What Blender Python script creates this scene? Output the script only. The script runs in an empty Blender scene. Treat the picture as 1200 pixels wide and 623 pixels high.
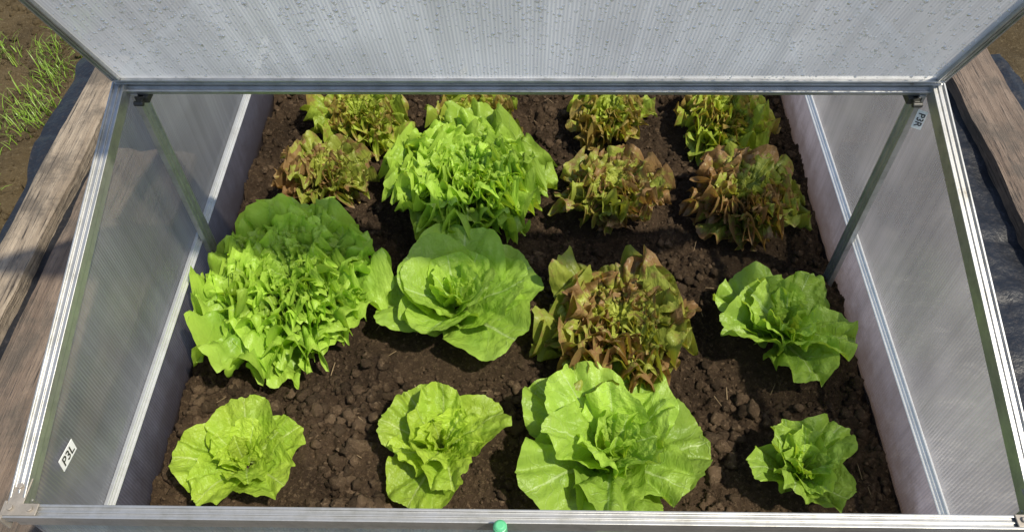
import bpy, bmesh, math, numpy as np
from mathutils import Vector, Matrix
scene=bpy.context.scene
rng=np.random.default_rng(7)
D2R=math.pi/180

# ------------------------------------------------------------ noise
_lat=np.random.default_rng(3).random((256,256))
def vn(x,y):
    xi=np.floor(x).astype(int); yi=np.floor(y).astype(int)
    fx=x-xi; fy=y-yi
    fx=fx*fx*(3-2*fx); fy=fy*fy*(3-2*fy)
    g=lambda a,b:_lat[a%256,b%256]
    return (g(xi,yi)*(1-fx)+g(xi+1,yi)*fx)*(1-fy)+(g(xi,yi+1)*(1-fx)+g(xi+1,yi+1)*fx)*fy-0.5
def fbm(x,y,f,o=4,g=0.5):
    r=0;a=1
    for i in range(o):
        r=r+a*vn(x*f+i*17.3,y*f+i*9.7); f*=2.03; a*=g
    return r

# ------------------------------------------------------------ node helper
class NT:
    def __init__(s,name):
        m=bpy.data.materials.new(name); m.use_nodes=True
        s.m=m; s.t=m.node_tree; s.t.nodes.clear()
        s.out=s.t.nodes.new('ShaderNodeOutputMaterial')
    def n(s,typ,ins=None,**kw):
        nd=s.t.nodes.new(typ)
        for k,v in kw.items(): setattr(nd,k,v)
        if ins:
            for k,v in ins.items(): s.set(nd.inputs[k],v)
        return nd
    def set(s,sock,v):
        if isinstance(v,bpy.types.NodeSocket): s.t.links.new(v,sock)
        else: sock.default_value=v
    def math(s,op,a,b=None,c=None,clamp=False):
        nd=s.t.nodes.new('ShaderNodeMath'); nd.operation=op; nd.use_clamp=clamp
        s.set(nd.inputs[0],a)
        if b is not None: s.set(nd.inputs[1],b)
        if c is not None: s.set(nd.inputs[2],c)
        return nd.outputs[0]
    def sst(s,v,a,b,lo=0.0,hi=1.0):
        nd=s.t.nodes.new('ShaderNodeMapRange'); nd.interpolation_type='SMOOTHSTEP'
        s.set(nd.inputs[0],v); s.set(nd.inputs[1],a); s.set(nd.inputs[2],b); s.set(nd.inputs[3],lo); s.set(nd.inputs[4],hi)
        return nd.outputs[0]
    def mix(s,f,a,b,bt='MIX'):
        nd=s.t.nodes.new('ShaderNodeMix'); nd.data_type='RGBA'; nd.blend_type=bt
        s.set(nd.inputs[0],f); s.set(nd.inputs[6],a); s.set(nd.inputs[7],b)
        return nd.outputs[2]
    def noise(s,vec,scale,detail=4,rough=0.55):
        nd=s.n('ShaderNodeTexNoise',{'Scale':scale,'Detail':detail,'Roughness':rough})
        if vec is not None: s.set(nd.inputs['Vector'],vec)
        return nd.outputs[0]
    def bump(s,h,st,dist,nrm=None):
        nd=s.n('ShaderNodeBump',{'Strength':st,'Distance':dist,'Height':h})
        if nrm is not None: s.set(nd.inputs['Normal'],nrm)
        return nd.outputs[0]
    def mapping(s,vec,sc):
        nd=s.n('ShaderNodeMapping',{'Vector':vec,'Scale':sc}); return nd.outputs[0]
    def mixs(s,f,a,b):
        nd=s.t.nodes.new('ShaderNodeMixShader'); s.set(nd.inputs[0],f); s.t.links.new(a,nd.inputs[1]); s.t.links.new(b,nd.inputs[2]); return nd.outputs[0]
    def fin(s,sh): s.t.links.new(sh,s.out.inputs[0]); return s.m
def c(r,g,b): return (r,g,b,1)

def leaf_mat(name,dark,light,inner,vein,red=None,redamt=0.0,trans=0.42,veinw=0.035,rlo=.5,rhi=1.05,bst=.45,edge=0.0,edgec=(0.5,0.68,0.1),tcol=(1.5,1.3,0.6),vst=.6):
    N=NT(name)
    uv=N.n('ShaderNodeUVMap').outputs[0]
    sp=N.n('ShaderNodeSeparateXYZ',{0:uv}).outputs
    at=N.n('ShaderNodeAttribute',attribute_name='leaf').outputs['Color']
    ac=N.n('ShaderNodeSeparateColor',{0:at}).outputs
    obj=N.n('ShaderNodeTexCoord').outputs['Object']
    s_=sp[0]; t=N.math('ABSOLUTE',sp[1])
    w=N.math('MULTIPLY_ADD',N.math('SUBTRACT',1.0,s_),veinw,0.004)
    mid=N.sst(t,N.math('MULTIPLY',w,0.4),w,1.0,0.0)
    nz=N.noise(uv,7,1)
    x=N.math('MULTIPLY',N.math('SUBTRACT',s_,N.math('MULTIPLY',t,0.95)),7.0)
    x=N.math('ADD',x,N.math('MULTIPLY',nz,1.8))
    x=N.math('ADD',x,N.math('MULTIPLY',N.math('SIGN',sp[1]),0.22))
    tri=N.math('MULTIPLY',N.math('ABSOLUTE',N.math('SUBTRACT',N.math('FRACT',x),0.5)),2.0)
    lat=N.math('MULTIPLY',N.sst(tri,0.86,1.0),N.sst(t,0.0,0.35,0.9,0.1))
    vor=N.noise(uv,15,2,0.6)
    big=N.noise(obj,22,2)
    base=N.mix(N.sst(big,0.35,0.65),c(*dark),c(*light))
    base=N.mix(N.math('MULTIPLY',ac[2],0.85),base,c(*inner))
    if edge: base=N.mix(N.math('MULTIPLY',N.sst(ac[0],0.6,1.0),edge),base,c(*edgec))
    col=N.n('ShaderNodeHueSaturation',{'Value':N.math('MULTIPLY_ADD',ac[1],0.40,0.82),'Color':base}).outputs[0]
    if red:
        rn=N.noise(obj,55,3,0.7)
        e=N.math('ADD',ac[0],N.math('MULTIPLY_ADD',rn,1.1,-0.55))
        e=N.math('ADD',e,N.math('MULTIPLY_ADD',ac[1],0.5,-0.25))
        col=N.mix(N.math('MULTIPLY',N.sst(e,rlo,rhi),redamt),col,c(*red))
    vm=N.math('MAXIMUM',mid,N.math('MULTIPLY',lat,0.6))
    col=N.mix(N.math('MULTIPLY',vm,vst),col,c(*vein))
    h=N.math('SUBTRACT',N.math('MULTIPLY',vor,1.8),N.math('MULTIPLY',lat,0.6))
    nrm=N.bump(h,bst,0.004)
    p=N.n('ShaderNodeBsdfPrincipled',{'Base Color':col,'Roughness':0.42,'Normal':nrm,'Specular IOR Level':0.42}).outputs[0]
    tc=N.mix(1.0,col,c(*tcol),'MULTIPLY')
    tr=N.n('ShaderNodeBsdfTranslucent',{'Color':tc,'Normal':nrm}).outputs[0]
    return N.fin(N.mixs(trans,p,tr))

M_frill=leaf_mat('frilly_green_leaf',(0.15,0.32,0.030),(0.26,0.46,0.048),(0.36,0.57,0.07),(0.48,0.64,0.22),veinw=0.025,edge=.7,edgec=(0.48,0.67,0.10))
M_butter=leaf_mat('butterhead_leaf',(0.23,0.41,0.05),(0.33,0.53,0.065),(0.43,0.61,0.095),(0.60,0.76,0.34),veinw=0.035,bst=.45,edge=.4,edgec=(0.45,0.64,0.11),vst=.6)
M_young=leaf_mat('young_lettuce_leaf',(0.27,0.46,0.04),(0.38,0.57,0.055),(0.50,0.65,0.08),(0.62,0.75,0.28),veinw=0.035,bst=.5,edge=.3,edgec=(0.52,0.67,0.09),vst=.6)
M_red=leaf_mat('red_lettuce_leaf',(0.25,0.31,0.045),(0.39,0.45,0.075),(0.47,0.53,0.09),(0.44,0.44,0.16),(0.29,0.135,0.08),0.85,0.36,0.02,.76,1.10,tcol=(1.4,1.25,.6))
M_bronze=leaf_mat('bronze_lettuce_leaf',(0.27,0.38,0.04),(0.39,0.51,0.06),(0.47,0.57,0.08),(0.46,0.48,0.17),(0.31,0.16,0.07),0.78,0.36,0.02,.80,1.15,tcol=(1.4,1.25,.6))

def polycarb(name,axis,tp=0.22,dirt=0.0,tint=(0.86,0.88,0.90),streak=0.5,dirtcol=(0.16,0.12,0.10),ribc=(0.52,0.55,0.58),ribs=.4,trr=.78,bs=.3,cloud=.3,glr=.3,gla=.12,dh=.10):
    N=NT(name)
    obj=N.n('ShaderNodeTexCoord').outputs['Object']
    sp=N.n('ShaderNodeSeparateXYZ',{0:obj}).outputs
    a=sp[axis]
    fr=N.math('FRACT',N.math('DIVIDE',a,0.0042))
    rib=N.sst(N.math('ABSOLUTE',N.math('SUBTRACT',fr,0.5)),0.30,0.5)
    sc=[1.2,1.2,1.2]; sc[axis]=70
    st=N.noise(N.mapping(obj,tuple(sc)),1.0,3,0.6)
    cl=N.noise(obj,3.6,2)
    v=N.math('MULTIPLY_ADD',N.sst(st,0.3,0.7),0.35*streak,1-0.35*streak)
    v=N.math('MULTIPLY',v,N.math('MULTIPLY_ADD',N.sst(cl,0.36,0.64),cloud,1.0-cloud))
    col=N.mix(N.math('MULTIPLY',rib,ribs),c(*tint),c(*ribc))
    col=N.mix(1.0,col,N.n('ShaderNodeCombineColor',{0:v,1:v,2:v}).outputs[0],'MULTIPLY')
    if dirt>0:
        dn=N.noise(obj,24,5,0.75)
        dz=N.math('ADD',sp[2],N.math('MULTIPLY_ADD',dn,0.12,-0.06))
        df=N.math('MULTIPLY',N.sst(dz,0.0,dh,1.0,0.25),dirt)
        col=N.mix(df,col,c(*dirtcol))
    bh=N.math('ADD',N.math('SINE',N.math('MULTIPLY',a,2*math.pi/0.0042)),N.math('MULTIPLY',st,1.5))
    nrm=N.bump(bh,bs,0.0010)
    dif=N.n('ShaderNodeBsdfDiffuse',{'Color':col,'Normal':nrm}).outputs[0]
    tr=N.n('ShaderNodeBsdfTranslucent',{'Color':col,'Normal':nrm}).outputs[0]
    gl=N.n('ShaderNodeBsdfGlossy',{'Color':c(0.9,0.92,0.95),'Roughness':glr,'Normal':nrm}).outputs[0]
    tp_=N.n('ShaderNodeBsdfTransparent',{'Color':c(0.94,0.95,0.96)}).outputs[0]
    s1=N.mixs(trr,dif,tr); s2=N.mixs(gla,s1,gl)
    f=N.math('MULTIPLY',N.math('SUBTRACT',1.0,N.math('MULTIPLY',rib,0.5)),tp)
    return N.fin(N.mixs(f,s2,tp_))
P_sideL=polycarb('twin_wall_side_dull',1,0.36,0.25,(0.86,0.80,0.74),.5,glr=.22,gla=.16,cloud=.35)
P_sideR=polycarb('twin_wall_side_clear',1,0.44,0.3,(0.80,0.75,0.75),0.5,ribs=.5,bs=.3,trr=.84,cloud=.5,glr=.20,gla=.18)  # stronger cloud: uneven glow of light painted into this sheet's colour
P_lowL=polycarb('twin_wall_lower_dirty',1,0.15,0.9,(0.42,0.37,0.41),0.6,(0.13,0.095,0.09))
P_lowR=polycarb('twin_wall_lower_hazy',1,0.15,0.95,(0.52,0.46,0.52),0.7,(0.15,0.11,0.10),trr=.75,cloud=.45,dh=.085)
P_front=polycarb('twin_wall_front',0,0.25,0.3)
P_lid=polycarb('twin_wall_lid',0,0.15,0.0,(1.0,0.97,0.92),0.42,ribc=(0.78,0.78,0.78),ribs=.26,trr=.95,bs=.12,cloud=.24,gla=.08)  # cloud paints soft patches of light glow into the lid colour

def alu(name,a,b,metal):
    N=NT(name)
    obj=N.n('ShaderNodeTexCoord').outputs['Object']
    n1=N.noise(obj,35,5,0.7); n2=N.noise(obj,400,2)
    col=N.mix(N.sst(n1,0.35,0.75),c(*a),c(*b))
    col=N.mix(N.sst(n1,0.66,0.8),col,c(0.24,0.21,0.17))
    r=N.math('MULTIPLY_ADD',n1,0.3,0.28)
    p=N.n('ShaderNodeBsdfPrincipled',{'Base Color':col,'Metallic':metal,'Roughness':r,'Normal':N.bump(n2,0.15,0.0005)}).outputs[0]
    return N.fin(p)
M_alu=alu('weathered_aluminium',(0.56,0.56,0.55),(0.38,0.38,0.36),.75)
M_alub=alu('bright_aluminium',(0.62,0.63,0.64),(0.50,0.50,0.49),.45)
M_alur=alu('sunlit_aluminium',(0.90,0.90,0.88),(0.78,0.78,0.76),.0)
def simple(name,col,rough=0.5,metal=0.0,nscale=60,var=0.3):
    N=NT(name); obj=N.n('ShaderNodeTexCoord').outputs['Object']
    n=N.noise(obj,nscale,4,0.65)
    cc=N.mix(n,c(*[x*(1-var) for x in col]),c(*[min(1,x*(1+var)) for x in col]))
    p=N.n('ShaderNodeBsdfPrincipled',{'Base Color':cc,'Metallic':metal,'Roughness':rough,'Normal':N.bump(n,0.3,0.002)}).outputs[0]
    return N.fin(p)
M_clip=simple('dark_plastic_clip',(0.035,0.035,0.03),0.45)
M_steel=simple('muddy_steel',(0.36,0.32,0.27),0.5,0.4,80,0.5)
M_green=simple('green_plastic',(0.12,0.50,0.24),0.35,0,50,0.15)
M_white=simple('sticker_paper',(0.92,0.92,0.90),0.5,0,50,0.02)
M_ink=simple('black_ink',(0.012,0.012,0.012),0.5)
M_grass=simple('grass_blade',(0.20,0.33,0.03),0.45,0,9,0.5)
M_straw=simple('dry_straw',(0.28,0.20,0.11),0.7,0,40,0.5)

def soil_mat(name,a,b,dry):
    N=NT(name); obj=N.n('ShaderNodeTexCoord').outputs['Object']
    geo=N.n('ShaderNodeNewGeometry').outputs
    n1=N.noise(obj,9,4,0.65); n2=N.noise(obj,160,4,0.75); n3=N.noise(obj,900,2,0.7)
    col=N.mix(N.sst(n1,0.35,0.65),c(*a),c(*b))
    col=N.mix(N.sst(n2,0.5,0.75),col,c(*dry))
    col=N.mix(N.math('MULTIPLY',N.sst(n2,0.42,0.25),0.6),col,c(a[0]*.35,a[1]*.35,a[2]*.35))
    y=N.n('ShaderNodeSeparateXYZ',{0:obj}).outputs[1]
    dryf=N.math('MULTIPLY',N.sst(N.math('ADD',y,N.math('MULTIPLY_ADD',n1,.5,-.25)),0.05,0.42,1.0,0.0),0.40)
    if 'ground' not in name: col=N.mix(dryf,col,N.n('ShaderNodeHueSaturation',{'Value':1.8,'Color':col}).outputs[0])
    if 'clod' in name:
        rp=N.math('MULTIPLY_ADD',geo['Random Per Island'],1.1,0.5)
        col=N.n('ShaderNodeHueSaturation',{'Value':rp,'Color':col}).outputs[0]
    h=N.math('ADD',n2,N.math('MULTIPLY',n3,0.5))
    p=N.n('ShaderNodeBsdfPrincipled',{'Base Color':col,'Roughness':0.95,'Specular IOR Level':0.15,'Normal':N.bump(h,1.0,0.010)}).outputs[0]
    return N.fin(p)
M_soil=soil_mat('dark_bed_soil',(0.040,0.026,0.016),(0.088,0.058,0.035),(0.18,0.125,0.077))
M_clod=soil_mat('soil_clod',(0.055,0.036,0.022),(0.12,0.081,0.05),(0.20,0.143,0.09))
M_ground=soil_mat('bare_ground',(0.11,0.08,0.042),(0.17,0.125,0.065),(0.26,0.205,0.12))

def wood_mat(name,a,b):
    N=NT(name); obj=N.n('ShaderNodeTexCoord').outputs['Object']
    g=N.noise(N.mapping(obj,(60,4,60)),1.0,6,0.7)
    g2=N.noise(N.mapping(obj,(260,9,260)),1.0,4,0.7)
    b1=N.noise(obj,14,5,0.7)
    col=N.mix(N.sst(g,0.3,0.7),c(*a),c(*b))
    col=N.mix(N.sst(g2,0.54,0.66),col,c(0.04,0.032,0.026))
    col=N.mix(N.math('MULTIPLY',N.sst(b1,0.42,0.65),0.75),col,c(0.09,0.075,0.06))
    h=N.math('ADD',g,g2)
    p=N.n('ShaderNodeBsdfPrincipled',{'Base Color':col,'Roughness':0.88,'Normal':N.bump(h,0.9,0.005)}).outputs[0]
    return N.fin(p)
M_wood=wood_mat('weathered_wood',(0.23,0.18,0.13),(0.39,0.32,0.24))
M_wood2=wood_mat('brown_weathered_wood',(0.14,0.10,0.073),(0.24,0.18,0.135))

def plastic_sheet():
    N=NT('black_pond_liner'); obj=N.n('ShaderNodeTexCoord').outputs['Object']
    n=N.noise(obj,25,5,0.6); d=N.noise(obj,120,5,0.7)
    col=N.mix(N.math('MULTIPLY',N.sst(d,0.5,0.75),0.6),c(0.012,0.014,0.019),c(0.06,0.052,0.05))
    p=N.n('ShaderNodeBsdfPrincipled',{'Base Color':col,'Roughness':N.math('MULTIPLY_ADD',d,0.35,0.28),'Normal':N.bump(n,0.35,0.02)}).outputs[0]
    return N.fin(p)
M_black=plastic_sheet()
def water_mat():
    N=NT('water_drop')
    ri=N.n('ShaderNodeNewGeometry').outputs['Random Per Island']
    g=N.n('ShaderNodeBsdfGlass',{'Color':c(0.88,0.88,0.88),'Roughness':0.0,'IOR':1.33}).outputs[0]
    gl=N.n('ShaderNodeBsdfGlossy',{'Color':c(1,.99,.97),'Roughness':0.10}).outputs[0]
    tr=N.n('ShaderNodeBsdfTranslucent',{'Color':c(1,.98,.94)}).outputs[0]
    df=N.n('ShaderNodeBsdfDiffuse',{'Color':c(.97,.96,.94)}).outputs[0]
    br=N.mixs(0.6,df,tr)
    k=N.sst(ri,0.45,0.65)
    return N.fin(N.mixs(N.math('MULTIPLY_ADD',k,0.65,0.05),N.mixs(0.35,g,gl),br))
M_water=water_mat()

# ------------------------------------------------------------ mesh helpers
def link(o): scene.collection.objects.link(o); return o
def np_mesh(name,V,F,mat,smooth=True,uv=None,col=None):
    me=bpy.data.meshes.new(name)
    V=np.asarray(V,dtype=np.float32); F=np.asarray(F,dtype=np.int32)
    k=F.shape[1]
    me.vertices.add(len(V)); me.vertices.foreach_set('co',V.ravel())
    me.loops.add(F.size); me.loops.foreach_set('vertex_index',F.ravel())
    me.polygons.add(len(F))
    me.polygons.foreach_set('loop_start',np.arange(0,F.size,k,dtype=np.int32))
    me.polygons.foreach_set('loop_total',np.full(len(F),k,dtype=np.int32))
    me.polygons.foreach_set('use_smooth',np.full(len(F),smooth))
    me.update(calc_edges=True)
    if uv is not None:
        l=me.uv_layers.new(name='UVMap'); l.data.foreach_set('uv',uv[F.ravel()].astype(np.float32).ravel())
    if col is not None:
        a=me.attributes.new('leaf','FLOAT_COLOR','POINT')
        a.data.foreach_set('color',np.concatenate([col,np.ones((len(col),1))],1).astype(np.float32).ravel())
    me.materials.append(mat); me.validate()
    return link(bpy.data.objects.new(name,me))
def pd_mesh(name,V,F,mat,smooth=False):
    me=bpy.data.meshes.new(name); me.from_pydata([tuple(v) for v in V],[],F); me.update()
    me.materials.append(mat)
    if smooth:
        for p in me.polygons: p.use_smooth=True
    return link(bpy.data.objects.new(name,me))
def extr(prof,p0,p1,up,V,F):
    p0=Vector(p0);p1=Vector(p1);d=(p1-p0).normalized();up=Vector(up)
    up=(up-d*up.dot(d)).normalized(); sd=d.cross(up); b=len(V);n=len(prof)
    for p in (p0,p1):
        for a,h in prof: V.append(p+sd*a+up*h)
    for i in range(n):
        j=(i+1)%n; F.append((b+i,b+j,b+n+j,b+n+i))
    F.append(tuple(b+i for i in reversed(range(n)))); F.append(tuple(b+n+i for i in range(n)))
def chan(w,h,lip=0.003,g=0.003):
    a=w/2
    return [(-a,0),(-a,h),(-a+lip,h),(-a+lip,h-g),(-a*0.15,h-g),(-a*0.15,h-g*0.4),(a*0.15,h-g*0.4),(a*0.15,h-g),(a-lip,h-g),(a-lip,h),(a,h),(a,0)]
def box(V,F,c0,sz,ax=None):
    b=len(V); c0=Vector(c0)
    A=ax or (Vector((1,0,0)),Vector((0,1,0)),Vector((0,0,1)))
    for sx in(-1,1):
        for sy in(-1,1):
            for sz_ in(-1,1):
                V.append(c0+A[0]*(sx*sz[0]/2)+A[1]*(sy*sz[1]/2)+A[2]*(sz_*sz[2]/2))
    for f in((0,1,3,2),(4,6,7,5),(0,4,5,1),(2,3,7,6),(0,2,6,4),(1,5,7,3)): F.append(tuple(b+i for i in f))
def cyl(V,F,p0,p1,r,n=12,r2=None):
    p0=Vector(p0);p1=Vector(p1);d=(p1-p0).normalized()
    u=d.orthogonal().normalized();w=d.cross(u);b=len(V); r2=r if r2 is None else r2
    for p,rr in((p0,r),(p1,r2)):
        for i in range(n):
            a=2*math.pi*i/n; V.append(p+u*(rr*math.cos(a))+w*(rr*math.sin(a)))
    for i in range(n):
        j=(i+1)%n; F.append((b+i,b+j,b+n+j,b+n+i))
    F.append(tuple(b+i for i in reversed(range(n)))); F.append(tuple(b+n+i for i in range(n)))
def bevel(o,w,seg=2):
    m=o.modifiers.new('bevel','BEVEL'); m.width=w; m.segments=seg; m.limit_method='ANGLE'
FR=bpy.data.objects.new('cold_frame',None); FR.location=(0,0.475,0); link(FR)
FR['label']='silver aluminium and polycarbonate cold frame with its lid raised'
FR['category']='cold frame'
def par(o,p=FR):
    o.parent=p
    o.matrix_parent_inverse=Matrix.Translation(-Vector(FR.location)) if p is FR else Matrix.Identity(4)
    return o

# ------------------------------------------------------------ cold frame
HX=0.50; ZF=0.264; YR=0.475; ZR=0.406; YF=-0.020; YB=0.98; ZM=0.110
for sx in(-1,1):
    x=sx*HX
    o=pd_mesh('side_panel',[(x,YF,ZM),(x,YB,ZM),(x,YB,ZF),(x,YR,ZR),(x,YF,ZF)],[(0,1,2,3,4)],P_sideL if sx<0 else P_sideR); par(o)
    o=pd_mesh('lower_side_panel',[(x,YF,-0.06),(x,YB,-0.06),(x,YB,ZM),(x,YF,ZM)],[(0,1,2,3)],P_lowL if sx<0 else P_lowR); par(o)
    for y0,y1 in((YF+0.006,YR-0.004),(YB-0.006,YR+0.004)):
        V=[];F=[]
        z0=ZF+0.002;z1=ZR-0.008
        extr(chan(0.016,0.010,0.0025,0.003),(x,y0,z0),(x,y1,z1),(0,0,1),V,F)
        extr([(-0.0012,-0.012),(-0.0012,0),(0.0012,0),(0.0012,-0.012)],(x-sx*0.005,y0,z0),(x-sx*0.005,y1,z1),(0,0,1),V,F)
        o=pd_mesh('sloping_side_rail',V,F,M_alu); bevel(o,0.0006); par(o)
    V=[];F=[]
    extr(chan(0.011,0.007,0.002,0.002),(x-sx*0.003,YF+0.012,ZM),(x-sx*0.003,YB-0.012,ZM),(-sx,0,0.5 if sx<0 else 1.2),V,F)
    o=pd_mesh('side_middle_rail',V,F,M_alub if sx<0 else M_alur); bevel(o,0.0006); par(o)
    V=[];F=[]
    extr(chan(0.024,0.008,0.003,0.0025),(x-sx*0.010,YR,-0.05),(x-sx*0.010,YR,ZR-0.014),(-sx,0,0),V,F)
    o=pd_mesh('ridge_post',V,F,M_alu); bevel(o,0.0006); par(o)
    for y in(YF,YB):
        V=[];F=[]
        s=1 if y==YF else -1
        extr(chan(0.014,0.005,0.002,0.002),(x-sx*0.002,y+s*0.009,-0.06),(x-sx*0.002,y+s*0.009,ZF-0.003),(-sx,0,0),V,F)
        o=pd_mesh('corner_post',V,F,M_alu); par(o)
    V=[];F=[]
    box(V,F,(x-sx*0.022,YR-0.004,ZR-0.022),(0.017,0.018,0.010)); box(V,F,(x-sx*0.022,YR-0.014,ZR-0.020),(0.008,0.012,0.006))
    cyl(V,F,(x-sx*0.016,YR-0.022,ZR-0.020),(x-sx*0.028,YR-0.022,ZR-0.020),0.0035)
    o=pd_mesh('hinge_clip',V,F,M_clip); bevel(o,0.0012); par(o)
    V=[];F=[]
    box(V,F,(x-sx*0.001,YF+0.016,ZF+0.0128),(0.016,0.030,0.0016))
    box(V,F,(x-sx*0.008,YF-0.001,ZF+0.0128),(0.034,0.012,0.0018))
    box(V,F,(x+sx*0.0095,YF-0.002,ZF+0.002),(0.003,0.02,0.022))
    for bx,by in((x,0.022),(x-sx*0.018,-0.001),(x+sx*0.002,0.0)):
        cyl(V,F,(bx,YF+by,ZF+0.0135),(bx,YF+by,ZF+0.0165),0.0032,6)
    o=pd_mesh('corner_bracket',V,F,M_steel); bevel(o,0.0006); par(o)
for y,s in((YF,1),(YB,-1)):
    o=pd_mesh('front_panel' if s==1 else 'rear_panel',[(-HX+.004,y,-0.06),(HX-.004,y,-0.06),(HX-.004,y,ZF),(-HX+.004,y,ZF)],[(0,1,2,3)],P_front); par(o)
    V=[];F=[]
    extr(chan(0.014,0.011,0.0025,0.003),(-HX-0.010,y-s*.002,ZF+0.001),(HX+0.010,y-s*.002,ZF+0.001),(0,0,1),V,F)
    extr([(-0.0012,-0.010),(-0.0012,0),(0.0012,0),(0.0012,-0.010)],(-HX,y-s*0.007,ZF+0.001),(HX,y-s*0.007,ZF+0.001),(0,0,1),V,F)
    o=pd_mesh('front_rail' if s==1 else 'rear_rail',V,F,M_alu); bevel(o,0.0006); par(o)
V=[];F=[]
extr(chan(0.013,0.010,0.0025,0.003),(-HX-0.004,YR-.003,ZR-0.013),(HX+0.004,YR-.003,ZR-0.013),(0,-0.6,1),V,F)
o=pd_mesh('ridge_rail',V,F,M_alu); bevel(o,0.0006); par(o)

def make_lid(org,d,n,length):
    org=Vector(org);d=Vector(d).normalized();n=Vector(n).normalized();X=Vector((1,0,0))
    V=[];F=[]; w=0.011
    P=chan(w,0.008,0.0022,0.0025)
    for k in(w/2,length-w/2):
        extr(P,org+d*k-X*(HX+.004)-n*0.004,org+d*k+X*(HX+.004)-n*0.004,n,V,F)
    for sx in(-1,1):
        extr(P,org+X*sx*(HX-.002)+d*(w+.001)-n*0.0035,org+X*sx*(HX-.002)+d*(length-w-.001)-n*0.0035,n,V,F)
    lid=pd_mesh('lid',V,F,M_alu); bevel(lid,0.0005); par(lid)
    a=HX-0.005
    g=[org+X*(-a)+d*0.009,org+X*a+d*0.009,org+X*a+d*(length-.009),org+X*(-a)+d*(length-.009)]
    gl=pd_mesh('glazing',g,[(0,1,2,3)],P_lid); par(gl,lid)
    return lid,org,d,n
lid,org,dl,nl=make_lid((0,YR-0.006,ZR+0.001),(0,-0.44,0.898),(0,-0.898,-0.44),0.50)
lid['label']='raised polycarbonate lid covered in water drops'

def hemi(nr=3,ns=8):
    V=[]
    for i in range(nr):
        a=i/nr*math.pi/2
        for j in range(ns):
            b=2*math.pi*j/ns; V.append((math.cos(a)*math.cos(b),math.cos(a)*math.sin(b),math.sin(a)))
    V.append((0,0,1)); T=[]
    for i in range(nr-1):
        for j in range(ns):
            k=(j+1)%ns; A=i*ns+j;B=i*ns+k;C=(i+1)*ns+k;D=(i+1)*ns+j; T+= [(A,B,C),(A,C,D)]
    for j in range(ns): T.append(((nr-1)*ns+j,(nr-1)*ns+(j+1)%ns,nr*ns))
    return np.array(V),np.array(T)
hv,hf=hemi(); nd=11000
px=rng.uniform(-HX+.012,HX-.012,nd); pl=rng.uniform(0.014,0.48,nd)
keep=(vn(px*14+3,pl*14)+0.7)>rng.random(nd)*0.9; px=px[keep];pl=pl[keep];nd=len(px)
r=(0.0007+0.0018*rng.random(nd)**1.9)*(0.85+0.3*np.clip(pl/.2,0,1))
ca=np.array(dl);cn=np.array(nl);cx=np.array([1.,0,0]); co=np.array(org)
el=.9+0.25*rng.random(nd)
W=(co+px[:,None]*cx+pl[:,None]*ca+0.0003*cn)[:,None,:]+ (hv[None,:,0]*r[:,None])[...,None]*cx+(hv[None,:,1]*(r*el)[:,None])[...,None]*ca+(hv[None,:,2]*(r*0.75)[:,None])[...,None]*cn
Fd=(hf[None]+ (np.arange(nd)*len(hv))[:,None,None]).reshape(-1,3)
o=np_mesh('water_drops',W.reshape(-1,3),Fd,M_water); o['kind']='stuff'; par(o,lid)

def sticker(txt,center,right,up,w,h):
    right=Vector(right).normalized();up=Vector(up).normalized();n=right.cross(up);ctr=Vector(center)
    V=[];F=[];box(V,F,ctr,(w,h,0.0006),(right,up,n))
    st=pd_mesh('sticker',V,F,M_white); par(st)
    cu=bpy.data.curves.new('lettering','FONT'); cu.body=txt; cu.size=h*0.95; cu.align_x='CENTER'; cu.align_y='CENTER'; cu.offset=h*0.012
    to=bpy.data.objects.new('t',cu); link(to); bpy.context.view_layer.update()
    me=bpy.data.meshes.new_from_object(to.evaluated_get(bpy.context.evaluated_depsgraph_get()))
    bpy.data.objects.remove(to)
    M=Matrix([[right[i],up[i],n[i],(ctr+n*0.0008)[i]] for i in range(3)]+[[0,0,0,1]])
    me.transform(M); me.materials.clear(); me.materials.append(M_ink)
    lo=link(bpy.data.objects.new('lettering',me)); par(lo,st)
    st['label']='small white sticker reading '+txt
a_=12*D2R
sticker('P3L',(-HX+0.003,0.060,0.226),(0,math.cos(a_),-math.sin(a_)),(0,math.sin(a_),math.cos(a_)),0.031,0.017)
n_=Vector((-.55,-.80,.22)).normalized(); r_=Vector((0.05,0,-1)); r_=(r_-n_*r_.dot(n_)).normalized(); u_=n_.cross(r_)
sticker('P3R',(HX-0.0085,YR-0.019,ZR-0.046),r_,u_,0.025,0.012)

V=[];F=[]
sy=YF-.0185
cyl(V,F,(-0.020,sy,-0.03),(-0.020,sy,ZF+.010),0.0055,16)
cyl(V,F,(-0.020,sy,ZF+.010),(-0.020,sy,ZF+.030),0.0072,16,0.0066)
cyl(V,F,(-0.020,sy,ZF+.0305),(-0.020,sy,ZF+.033),0.0062,16,0.004)
o=pd_mesh('garden_stake',V,F,M_green,False); bevel(o,0.0008)
o['label']='green plastic-coated garden stake standing against the cold frame'; o['category']='stake'

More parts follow.
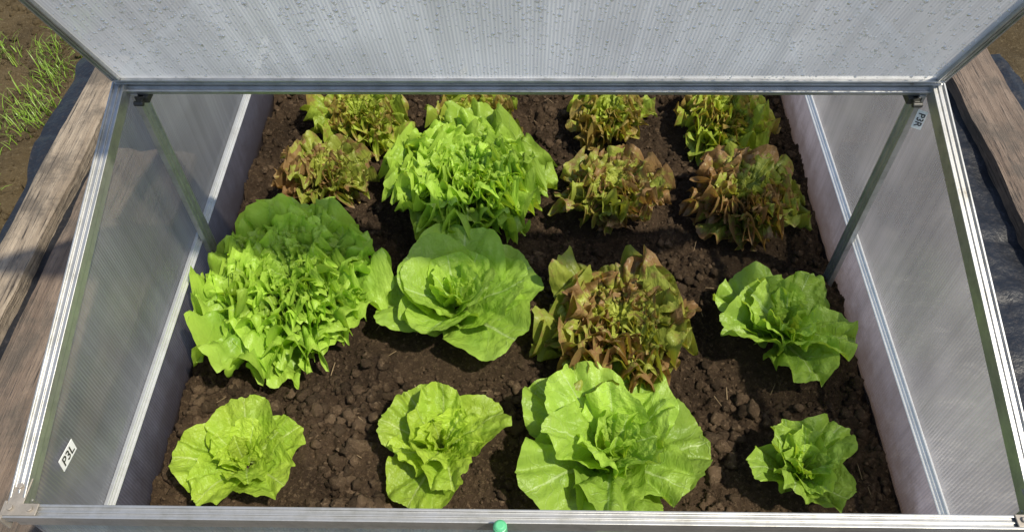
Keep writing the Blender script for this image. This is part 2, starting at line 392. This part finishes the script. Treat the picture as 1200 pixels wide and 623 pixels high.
# ------------------------------------------------------------ plants table
PLANTS=[
(-.094,.645,.164,'frill',M_frill,'large bright green frilly lettuce growing in dark soil',11,.3,{}),
(-.355,.418,.162,'frill',M_frill,'biggest bright green frilly lettuce beside the side panel',12,1.3,dict(n=46)),
(-.103,.405,.144,'butter',M_butter,'green butterhead lettuce with broad smooth rounded leaves',33,.6,dict(n=18,lobe=.01,blunt=.14,A=.085,wid=.74,shape=.75,blis=.04,cup=.45,jag=.01,w2=.25,e0=(22,82),e1=(2,84))),
(-.370,.140,.096,'young',M_young,'small yellow-green young lettuce with open leaves',34,.9,{}),
(-.1105,.168,.104,'young',M_young,'young light green lettuce with upright pale heart',35,2.0,dict(n=16)),
(.118,.160,.142,'butter',M_butter,'wide fresh green lettuce with crinkled outspread leaves',36,.1,dict(n=19,A=.13,wid=.74,lobe=.05,blunt=0,shape=.95,n1=4.5,n2=12,fine=.2,w2=.4,e0=(16,82),e1=(-4,80))),
(.370,.140,.088,'young',M_butter,'small green upright lettuce with ruffled narrow leaves',17,.8,dict(n=15,wid=.62,A=.15,e0=(40,84),e1=(12,74))),
(.388,.362,.118,'young',M_butter,'green lettuce with few long crinkled leaves',18,2.6,dict(n=15,A=.15,wid=.70,n2=13,fine=.25)),
(.140,.358,.138,'red',M_red,'large reddish bronze frilly lettuce',19,.4,dict(n=38)),
(.365,.610,.120,'red',M_red,'reddish bronze frilly lettuce near the side panel',20,1.4,{}),
(.150,.622,.106,'red',M_red,'medium reddish bronze frilly lettuce',21,2.4,dict(n=30)),
(-.350,.672,.104,'red',M_red,'low reddish bronze frilly lettuce',22,.9,dict(n=28)),
(-.313,.820,.106,'red',M_bronze,'olive bronze frilly lettuce under the ridge rail',23,.1,dict(n=28)),
(-.094,.825,.102,'red',M_bronze,'olive green frilly lettuce behind the large green one',24,.2,dict(n=28)),
(.156,.815,.092,'red',M_bronze,'small olive bronze frilly lettuce',25,1.2,dict(n=24)),
(.352,.815,.112,'red',M_bronze,'olive bronze lettuce in the corner of the bed',26,2.2,dict(n=28)),
]
# ------------------------------------------------------------ ground
def struct(o): o['kind']='structure'; return o
def seq(a,b,n): return np.linspace(a,b,n)
def grid(xs,ys,zf):
    Xg,Yg=np.meshgrid(xs,ys); Z=zf(Xg,Yg)
    V=np.stack([Xg,Yg,Z],-1).reshape(-1,3); nx=len(xs);ny=len(ys)
    i=np.arange(nx*ny).reshape(ny,nx)
    F=np.stack([i[:-1,:-1],i[:-1,1:],i[1:,1:],i[1:,:-1]],-1).reshape(-1,4)
    return V,F
edge=np.array([-60,-30,-15,-8,-5,-3.5]); xs=np.concatenate([edge,seq(-2.5,2.5,300),-edge[::-1]])
ys=np.concatenate([edge,seq(-2.5,3,320),-edge[::-1]+1])
def groundz(x,y): return -0.035+(0.03*fbm(x,y,7,4)+0.012*fbm(x+3,y,38,2))*(np.abs(x)<2.6)*((np.abs(x)>0.9)|(y>1.2)|(y<-.3))
V,F=grid(xs,ys,groundz)
struct(np_mesh('ground',V,F,M_ground))
def soilz(x,y):
    k=np.ones_like(x)
    for p in PLANTS:
        dd=np.hypot(x-p[0],y-p[1])/p[2]; k=np.minimum(k,.25+.75*np.clip((dd-.6)/.5,0,1))
    z=0.018*fbm(x,y,5,2)+k*(0.022*fbm(x+5,y,26,3,.6)+0.016*np.abs(fbm(x,y+8,80,3,.65)))
    return z-0.002
V,F=grid(seq(-HX+.003,HX-.003,480),seq(YF+0.003,YB-.003,480),soilz)
struct(np_mesh('soil',V,F,M_soil))
def wr(x,y):
    return 0.004+0.010*np.abs(fbm(x*1.0,y*2.2,7,3))+0.010*fbm(x*3,y,5,3)
for nm,x0,x1 in(('ground_sheet',-0.910,-HX-.004),('ground_sheet',HX+.004,1.0)):
    V,F=grid(seq(x0,x1,90),seq(-0.6,1.06,240),wr)
    out=x0 if x0<0 else x1
    m=np.abs(V[:,0]-out)<0.08
    V[m,0]+=0.04*fbm(V[m,1],V[m,1]*0,5,3)
    V[np.abs(V[:,0]-out)<0.03,2]-=0.01
    struct(np_mesh(nm,V,F,M_black))

def ico():
    bm=bmesh.new(); bmesh.ops.create_icosphere(bm,subdivisions=2,radius=1)
    V=np.array([v.co[:] for v in bm.verts]);F=np.array([[v.index for v in f.verts] for f in bm.faces]);bm.free();return V,F
iv,if_=ico()
temps=[]
for k in range(10):
    q=iv.copy(); sc=rng.uniform(.7,1.2,3)
    d=1+0.5*vn(q[:,0]*1.3+k*7+9,q[:,1]*1.3+q[:,2]*1.7+k*3)+0.75*vn(q[:,0]*3.2+k*5,q[:,2]*3.2-q[:,1]*2.4+k)
    temps.append(q*d[:,None]*sc)
def clods(name,n,xr,yr,zf,rmin,rmax,pw,mat,bury=0.1,avoid=None):
    x=rng.uniform(*xr,n);y=rng.uniform(*yr,n);r=rmin+(rmax-rmin)*rng.random(n)**pw
    if avoid:
        r=r*np.where(y>.3,.70,1.0)
        for p in avoid:
            dd=np.hypot(x-p[0],y-p[1]); r=np.where(dd<p[2]*.95,np.minimum(r,.0025),r)
    z=zf(x,y)+r*bury
    a=rng.uniform(0,6.28,n);b=rng.uniform(-1,1,n);k=rng.integers(0,10,n)
    T=np.stack(temps)[k]
    ca,sa=np.cos(a)[:,None],np.sin(a)[:,None];cb,sb=np.cos(b)[:,None],np.sin(b)[:,None]
    X=T[...,0]*ca-T[...,1]*sa;Y=T[...,0]*sa+T[...,1]*ca;Z=T[...,2]
    Y,Z=Y*cb-Z*sb,Y*sb+Z*cb
    P=np.stack([X,Y,Z],-1)*r[:,None,None]+np.stack([x,y,z],-1)[:,None,:]
    Fc=(if_[None]+(np.arange(n)*len(iv))[:,None,None]).reshape(-1,3)
    o=np_mesh(name,P.reshape(-1,3),Fc,mat,True); o['kind']='stuff'; return o
clods('soil_clods',30000,(-HX+.01,HX-.01),(YF+.008,YB-.008),soilz,0.0008,0.0125,7.5,M_clod,avoid=PLANTS)
clods('ground_clods',5000,(-1.9,-0.93),(0.2,1.9),groundz,0.002,0.014,5,M_ground)

n=110; V=[];F=[]
for i in range(n):
    x=rng.uniform(-.48,.48);y=rng.uniform(.0,.92);a=rng.uniform(0,6.28);L=rng.uniform(.006,.022)
    z=float(soilz(np.array([x]),np.array([y]))[0])+.006
    cyl(V,F,(x,y,z),(x+L*math.cos(a),y+L*math.sin(a),z+rng.uniform(-.002,.004)),rng.uniform(.0003,.0006),4)
o=pd_mesh('straw_bits',V,F,M_straw);o['kind']='stuff'

def grass(name,n,xr,yr,clump,h,spread=.022):
    V=[];F=[]
    cs=[(rng.uniform(*xr),rng.uniform(*yr)) for _ in range(clump)]
    for i in range(n):
        cx_,cy_=cs[rng.integers(0,clump)]
        x=cx_+rng.normal(0,spread);y=cy_+rng.normal(0,spread)
        if x>xr[1] and xr[1]<0: continue
        if x<xr[0] and xr[0]>0: continue
        a=rng.uniform(0,6.28);L=rng.uniform(.3,1)*h;w=rng.uniform(.0007,.0015);lean=rng.uniform(.3,1.3)
        b=len(V);dx,dy=math.cos(a),math.sin(a)
        z0=-0.035
        for k in range(4):
            t=k/3;rr=L*t*math.sin(lean*t);zz=z0+L*t*math.cos(lean*t*0.9)
            ww=w*(1-t*.9)
            V.append((x+dx*rr-dy*ww,y+dy*rr+dx*ww,zz));V.append((x+dx*rr+dy*ww,y+dy*rr-dx*ww,zz))
        for k in range(3): F.append((b+2*k,b+2*k+1,b+2*k+3,b+2*k+2))
    o=pd_mesh(name,V,F,M_grass,True);o['kind']='stuff'
grass('grass',9000,(-1.75,-0.94),(0.55,1.8),170,0.045,.026)
grass('grass',1600,(1.02,1.6),(0.7,1.8),35,0.045,.03)

def plank(x0,x1,y0,y1,z0,z1,mat,label,rot=0,seed=0):
    nx,ny=8,60
    xs=seq(x0,x1,nx);ys=seq(y0,y1,ny)
    Xg,Yg=np.meshgrid(xs,ys)
    ex=(Xg-(x0+x1)/2)/((x1-x0)/2)
    Xt=Xg+ex*0.005*fbm(Yg+seed,Yg*0+seed,12,4)
    Yt=Yg+np.where((Yg>y1-1e-6),0.02*fbm(Xg*3,Xg,9,3)+0.01,0)
    Zt=z1+0.004*fbm(Xg*4,Yg+seed,8,3)-0.003*np.abs(ex)**6
    top=np.stack([Xt,Yt,Zt],-1).reshape(-1,3);bot=top.copy();bot[:,2]=z0
    V=np.concatenate([top,bot]);i=np.arange(nx*ny).reshape(ny,nx);N_=nx*ny
    f=np.stack([i[:-1,:-1],i[:-1,1:],i[1:,1:],i[1:,:-1]],-1).reshape(-1,4);F=list(map(tuple,f))+[tuple(q[::-1]+N_) for q in f]
    def side(l):
        for a,b in zip(l[:-1],l[1:]): F.append((a,b,b+N_,a+N_))
    side(list(i[::-1,0]));side(list(i[:,-1]));side(list(i[0,:]));side(list(i[-1,::-1]))
    ctr=Vector(((x0+x1)/2,(y0+y1)/2,z0))
    V=V-np.array(ctr)
    o=pd_mesh('wooden_plank',V,[tuple(int(k) for k in q) for q in F],mat); o.location=ctr; o.rotation_euler=(0,0,rot)
    me=o.data
    bm=bmesh.new();bm.from_mesh(me);bmesh.ops.recalc_face_normals(bm,faces=bm.faces);bm.to_mesh(me);bm.free()
    o['label']=label;o['category']='plank';o['group']='planks edging the bed'
plank(-0.862,-0.798,-0.5,1.00,0.0,0.035,M_wood,'weathered grey-brown wooden plank lying on black plastic sheet',0.0,1)
plank(-0.780,-0.600,-0.5,0.74,0.0,0.022,M_wood2,'broad dark brown plank beside the cold frame',0.0,4)
plank(0.825,0.925,-0.4,1.08,0.0,0.035,M_wood2,'brown weathered plank beside black plastic sheet',0.0,9)

# ------------------------------------------------------------ lettuces
def make_leaf(L,wid,az,e0,e1,P,f,R_):
    nr,nc=P['nr'],P['nc']; Ph=1.44
    ph=np.linspace(-Ph,Ph,nc);rho=np.linspace(0.0,1,nr)**0.75
    PH,RH=np.meshgrid(ph,rho)
    r=R_.uniform
    Rr=0.14+0.86*np.cos(PH)**P['shape']
    Rr*=1-P['blunt']*np.exp(-(PH/.35)**2)
    p2=r(0,6.28); p1=r(0,6.28)
    dw=P['warp']*vn(PH*2.1+r(0,90),PH*0+r(0,90))*2     # phase warp so waves are irregular
    lob=(np.abs(np.sin((PH+dw*.5)*P['n2']*.5+p2))-.6)*.7+1.1*(np.abs(np.sin((PH+dw)*P['n1']*.5+p1))-.6)
    Rr*=1+(P['lobe']*lob+P['jag']*(vn(PH*17+r(0,90),PH*0+r(0,90))+.7*vn(PH*38+r(0,90),PH*0+r(0,90)))*1.6)*RH**2
    s=RH*Rr*np.cos(PH); t=RH*Rr*np.sin(PH)*wid
    A=P['A']
    w1=np.sin((PH+dw)*P['n1']+p1+RH*.8); w2=np.sin((PH+dw*.5)*P['n2']+p2*2+RH*1.8)
    w3=np.sin((PH+dw*.3)*P['n2']*1.9+r(0,6.28)+RH*3)
    am=.35+1.3*(vn(PH*3+r(0,90),PH*0+r(0,90))+.5)
    amp=RH**P['p']
    sidef=0.45+0.55*np.minimum(1,np.abs(PH)/.5)
    h=A*(amp*w1*P['w1']*sidef+am*RH**P['q']*w2*P['w2']+am*RH**(P['q']*1.4)*w3*P['fine'])
    cz2=np.cos((PH+dw*.5)*P['n2']+p2*2+RH*1.8)
    s=s+A*P['curl']*RH**4*cz2*.35*np.sin(PH)*am
    t=t-A*P['curl']*RH**4*cz2*.35*np.cos(PH)*am
    h+=P['blis']*(vn(s*9+r(0,90),t*9+r(0,90))+.7*vn(s*22+r(0,90),t*22))*np.minimum(1,RH*2)
    h+=P['cup']*t*t - 0.05*np.exp(-(t/.03)**2)*(1-s*.7)*0.6
    h+=P['rim']*r(-.3,1)*np.clip(RH-.7,0,1)**1.5*3
    tb=np.linspace(-.2,1.4,161); e=(e0+(e1-e0)*np.clip(tb,0,1.3)**P['bend'])*D2R
    cx_=np.concatenate([[0],np.cumsum(np.cos(e[:-1]))*.01]);cz_=np.concatenate([[0],np.cumsum(np.sin(e[:-1]))*.01])
    cx_-=np.interp(0,tb,cx_);cz_-=np.interp(0,tb,cz_)
    C=np.interp(s,tb,cx_);Z=np.interp(s,tb,cz_);E=np.interp(s,tb,e)
    rad=(C-np.sin(E)*h)*L; zz=(Z+np.cos(E)*h)*L; tt=t*L
    sw=r(-1,1)*P['sway']; tt=tt+sw*L*s*s
    roll=r(-1,1)*P['roll']; zz=zz+tt*math.sin(roll)*.7
    ca,sa=math.cos(az),math.sin(az)
    x=ca*(rad+.004)-sa*tt; y=sa*(rad+.004)+ca*tt
    V=np.stack([x,y,zz],-1).reshape(-1,3)
    i=np.arange(nr*nc).reshape(nr,nc)
    F=np.stack([i[:-1,:-1],i[:-1,1:],i[1:,1:],i[1:,:-1]],-1).reshape(-1,4)
    uv=np.stack([s,t],-1).reshape(-1,2)
    col=np.stack([RH,np.full_like(RH,R_.random()),np.full_like(RH,f)],-1).reshape(-1,3)
    return V,F,uv,col
KIND={
 'frill':dict(nr=22,nc=161,shape=.72,blunt=.24,lobe=.07,jag=.035,A=.145,curl=1.6,w1=.8,w2=.75,n1=5.5,n2=22,p=1.0,q=3.0,fine=.60,blis=.15,cup=.0,bend=.9,wid=.96,n=42,e0=(20,74),e1=(2,26),Lmin=.36,z=.055,warp=.7,rim=.10,sway=.18,roll=.45,en=12,Ln=(.72,1.02)),
 'butter':dict(nr=20,nc=81,shape=.90,blunt=.08,lobe=.03,jag=.02,A=.11,curl=.6,w1=.8,w2=.35,n1=4.0,n2=10,p=1.3,q=2.4,fine=.12,blis=.055,cup=.4,bend=1.15,wid=.80,n=18,e0=(26,84),e1=(-10,78),Lmin=.36,z=.03,warp=.4,rim=.06,sway=.12,roll=.3,en=9,Ln=(.80,1.06)),
 'young':dict(nr=18,nc=81,shape=.88,blunt=.08,lobe=.035,jag=.02,A=.12,curl=.6,w1=.8,w2=.4,n1=4.2,n2=12,p=1.2,q=2.4,fine=.18,blis=.06,cup=.5,bend=1.15,wid=.68,n=13,e0=(24,82),e1=(2,76),Lmin=.38,z=.02,warp=.45,rim=.06,sway=.14,roll=.3,en=9,Ln=(.84,1.06)),
 'red':dict(nr=18,nc=131,shape=.68,blunt=.30,lobe=.09,jag=.03,A=.165,curl=1.5,w1=.85,w2=.75,n1=5.5,n2=19,p=.95,q=2.6,fine=.50,blis=.14,cup=.0,bend=.9,wid=.88,n=34,e0=(26,74),e1=(4,34),Lmin=.38,z=.04,warp=.7,rim=.12,sway=.18,roll=.5,en=13,Ln=(.72,1.03)),
}
def lettuce(x,y,R,kind,mat,label,seed,rot,ov):
    P=dict(KIND[kind]);P.update(ov)
    R_=np.random.default_rng(seed); n=P['n']
    Vs=[];Fs=[];U=[];C=[];b=0
    for i in range(n):
        f=i/(n-1)
        L=R*1.14*(1-(1-P['Lmin'])*f**1.2)*R_.uniform(*P['Ln'])
        az=i*2.39996+R_.normal(0,.3 if kind in('frill','red') else .16)
        e0=P['e0'][0]+(P['e0'][1]-P['e0'][0])*f**.8+R_.normal(0,5)
        e1=P['e1'][0]+(P['e1'][1]-P['e1'][0])*f**1.3+R_.normal(0,P['en'])
        V,F,uv,col=make_leaf(L,P['wid']*R_.uniform(.82,1.18)*(1.1-.2*f),az,e0,e1,P,f,R_)
        V[:,2]+=0.012+P['z']*f
        Vs.append(V);Fs.append(F+b);U.append(uv);C.append(col);b+=len(V)
    V=np.concatenate(Vs)
    lo=0.012+0.01*(vn(V[:,0]*60+seed,V[:,1]*60)+.5)
    V[:,2]=np.where(V[:,2]<lo,lo+(V[:,2]-lo)*.12,V[:,2])
    # leaves press softly against the side panels instead of passing through them
    cr,sr=math.cos(rot),math.sin(rot)
    wx=V[:,0]*cr-V[:,1]*sr+x; wy=V[:,0]*sr+V[:,1]*cr
    lim=HX-.016
    over=np.clip(np.abs(wx)-(lim-.02),0,None)
    new=np.sign(wx)*np.where(np.abs(wx)>lim-.02,(lim-.02)+.02*(1-np.exp(-over/.02)),np.abs(wx))
    V[:,0]=(new-x)*cr+wy*sr; V[:,1]=-(new-x)*sr+wy*cr
    o=np_mesh('lettuce',V,np.concatenate(Fs),mat,True,np.concatenate(U),np.concatenate(C))
    o.location=(x,y,float(soilz(np.array([x]),np.array([y]))[0])+.003); o.rotation_euler=(0,0,rot)
    o['label']=label;o['category']='lettuce';o['group']='lettuces planted in rows in the cold frame'
for p in PLANTS: lettuce(*p)

# ------------------------------------------------------------ light
s=Vector((.42,-.22,.86)).normalized()
sun=bpy.data.lights.new('sun','SUN'); sun.energy=5.0; sun.angle=1.5*D2R; sun.color=(1,.92,.76)
so=link(bpy.data.objects.new('sun',sun)); so.rotation_euler=s.to_track_quat('Z','Y').to_euler()
w=bpy.data.worlds.new('World'); scene.world=w; w.use_nodes=True
sky=w.node_tree.nodes.new('ShaderNodeTexSky'); sky.sky_type='NISHITA'; sky.sun_disc=False
sky.sun_elevation=math.asin(s.z); sky.sun_rotation=math.atan2(s.x,s.y)
bg=w.node_tree.nodes['Background']; bg.inputs[1].default_value=.15
w.node_tree.links.new(sky.outputs[0],bg.inputs[0])
scene.view_settings.view_transform='Standard'; scene.view_settings.look='None'; scene.view_settings.exposure=0

cam=bpy.data.cameras.new('camera'); cam.lens=28.32; cam.sensor_width=36; cam.clip_start=.01; cam.clip_end=200
co_=link(bpy.data.objects.new('camera',cam)); co_.location=(0.004,-.316,1.04)
co_.rotation_mode='QUATERNION'
q=Matrix.Rotation(.03,3,'Z')@Matrix.Rotation(38.3*D2R,3,'X')@Matrix.Rotation(-.018,3,'Z')
co_.rotation_quaternion=q.to_quaternion()
scene.camera=co_
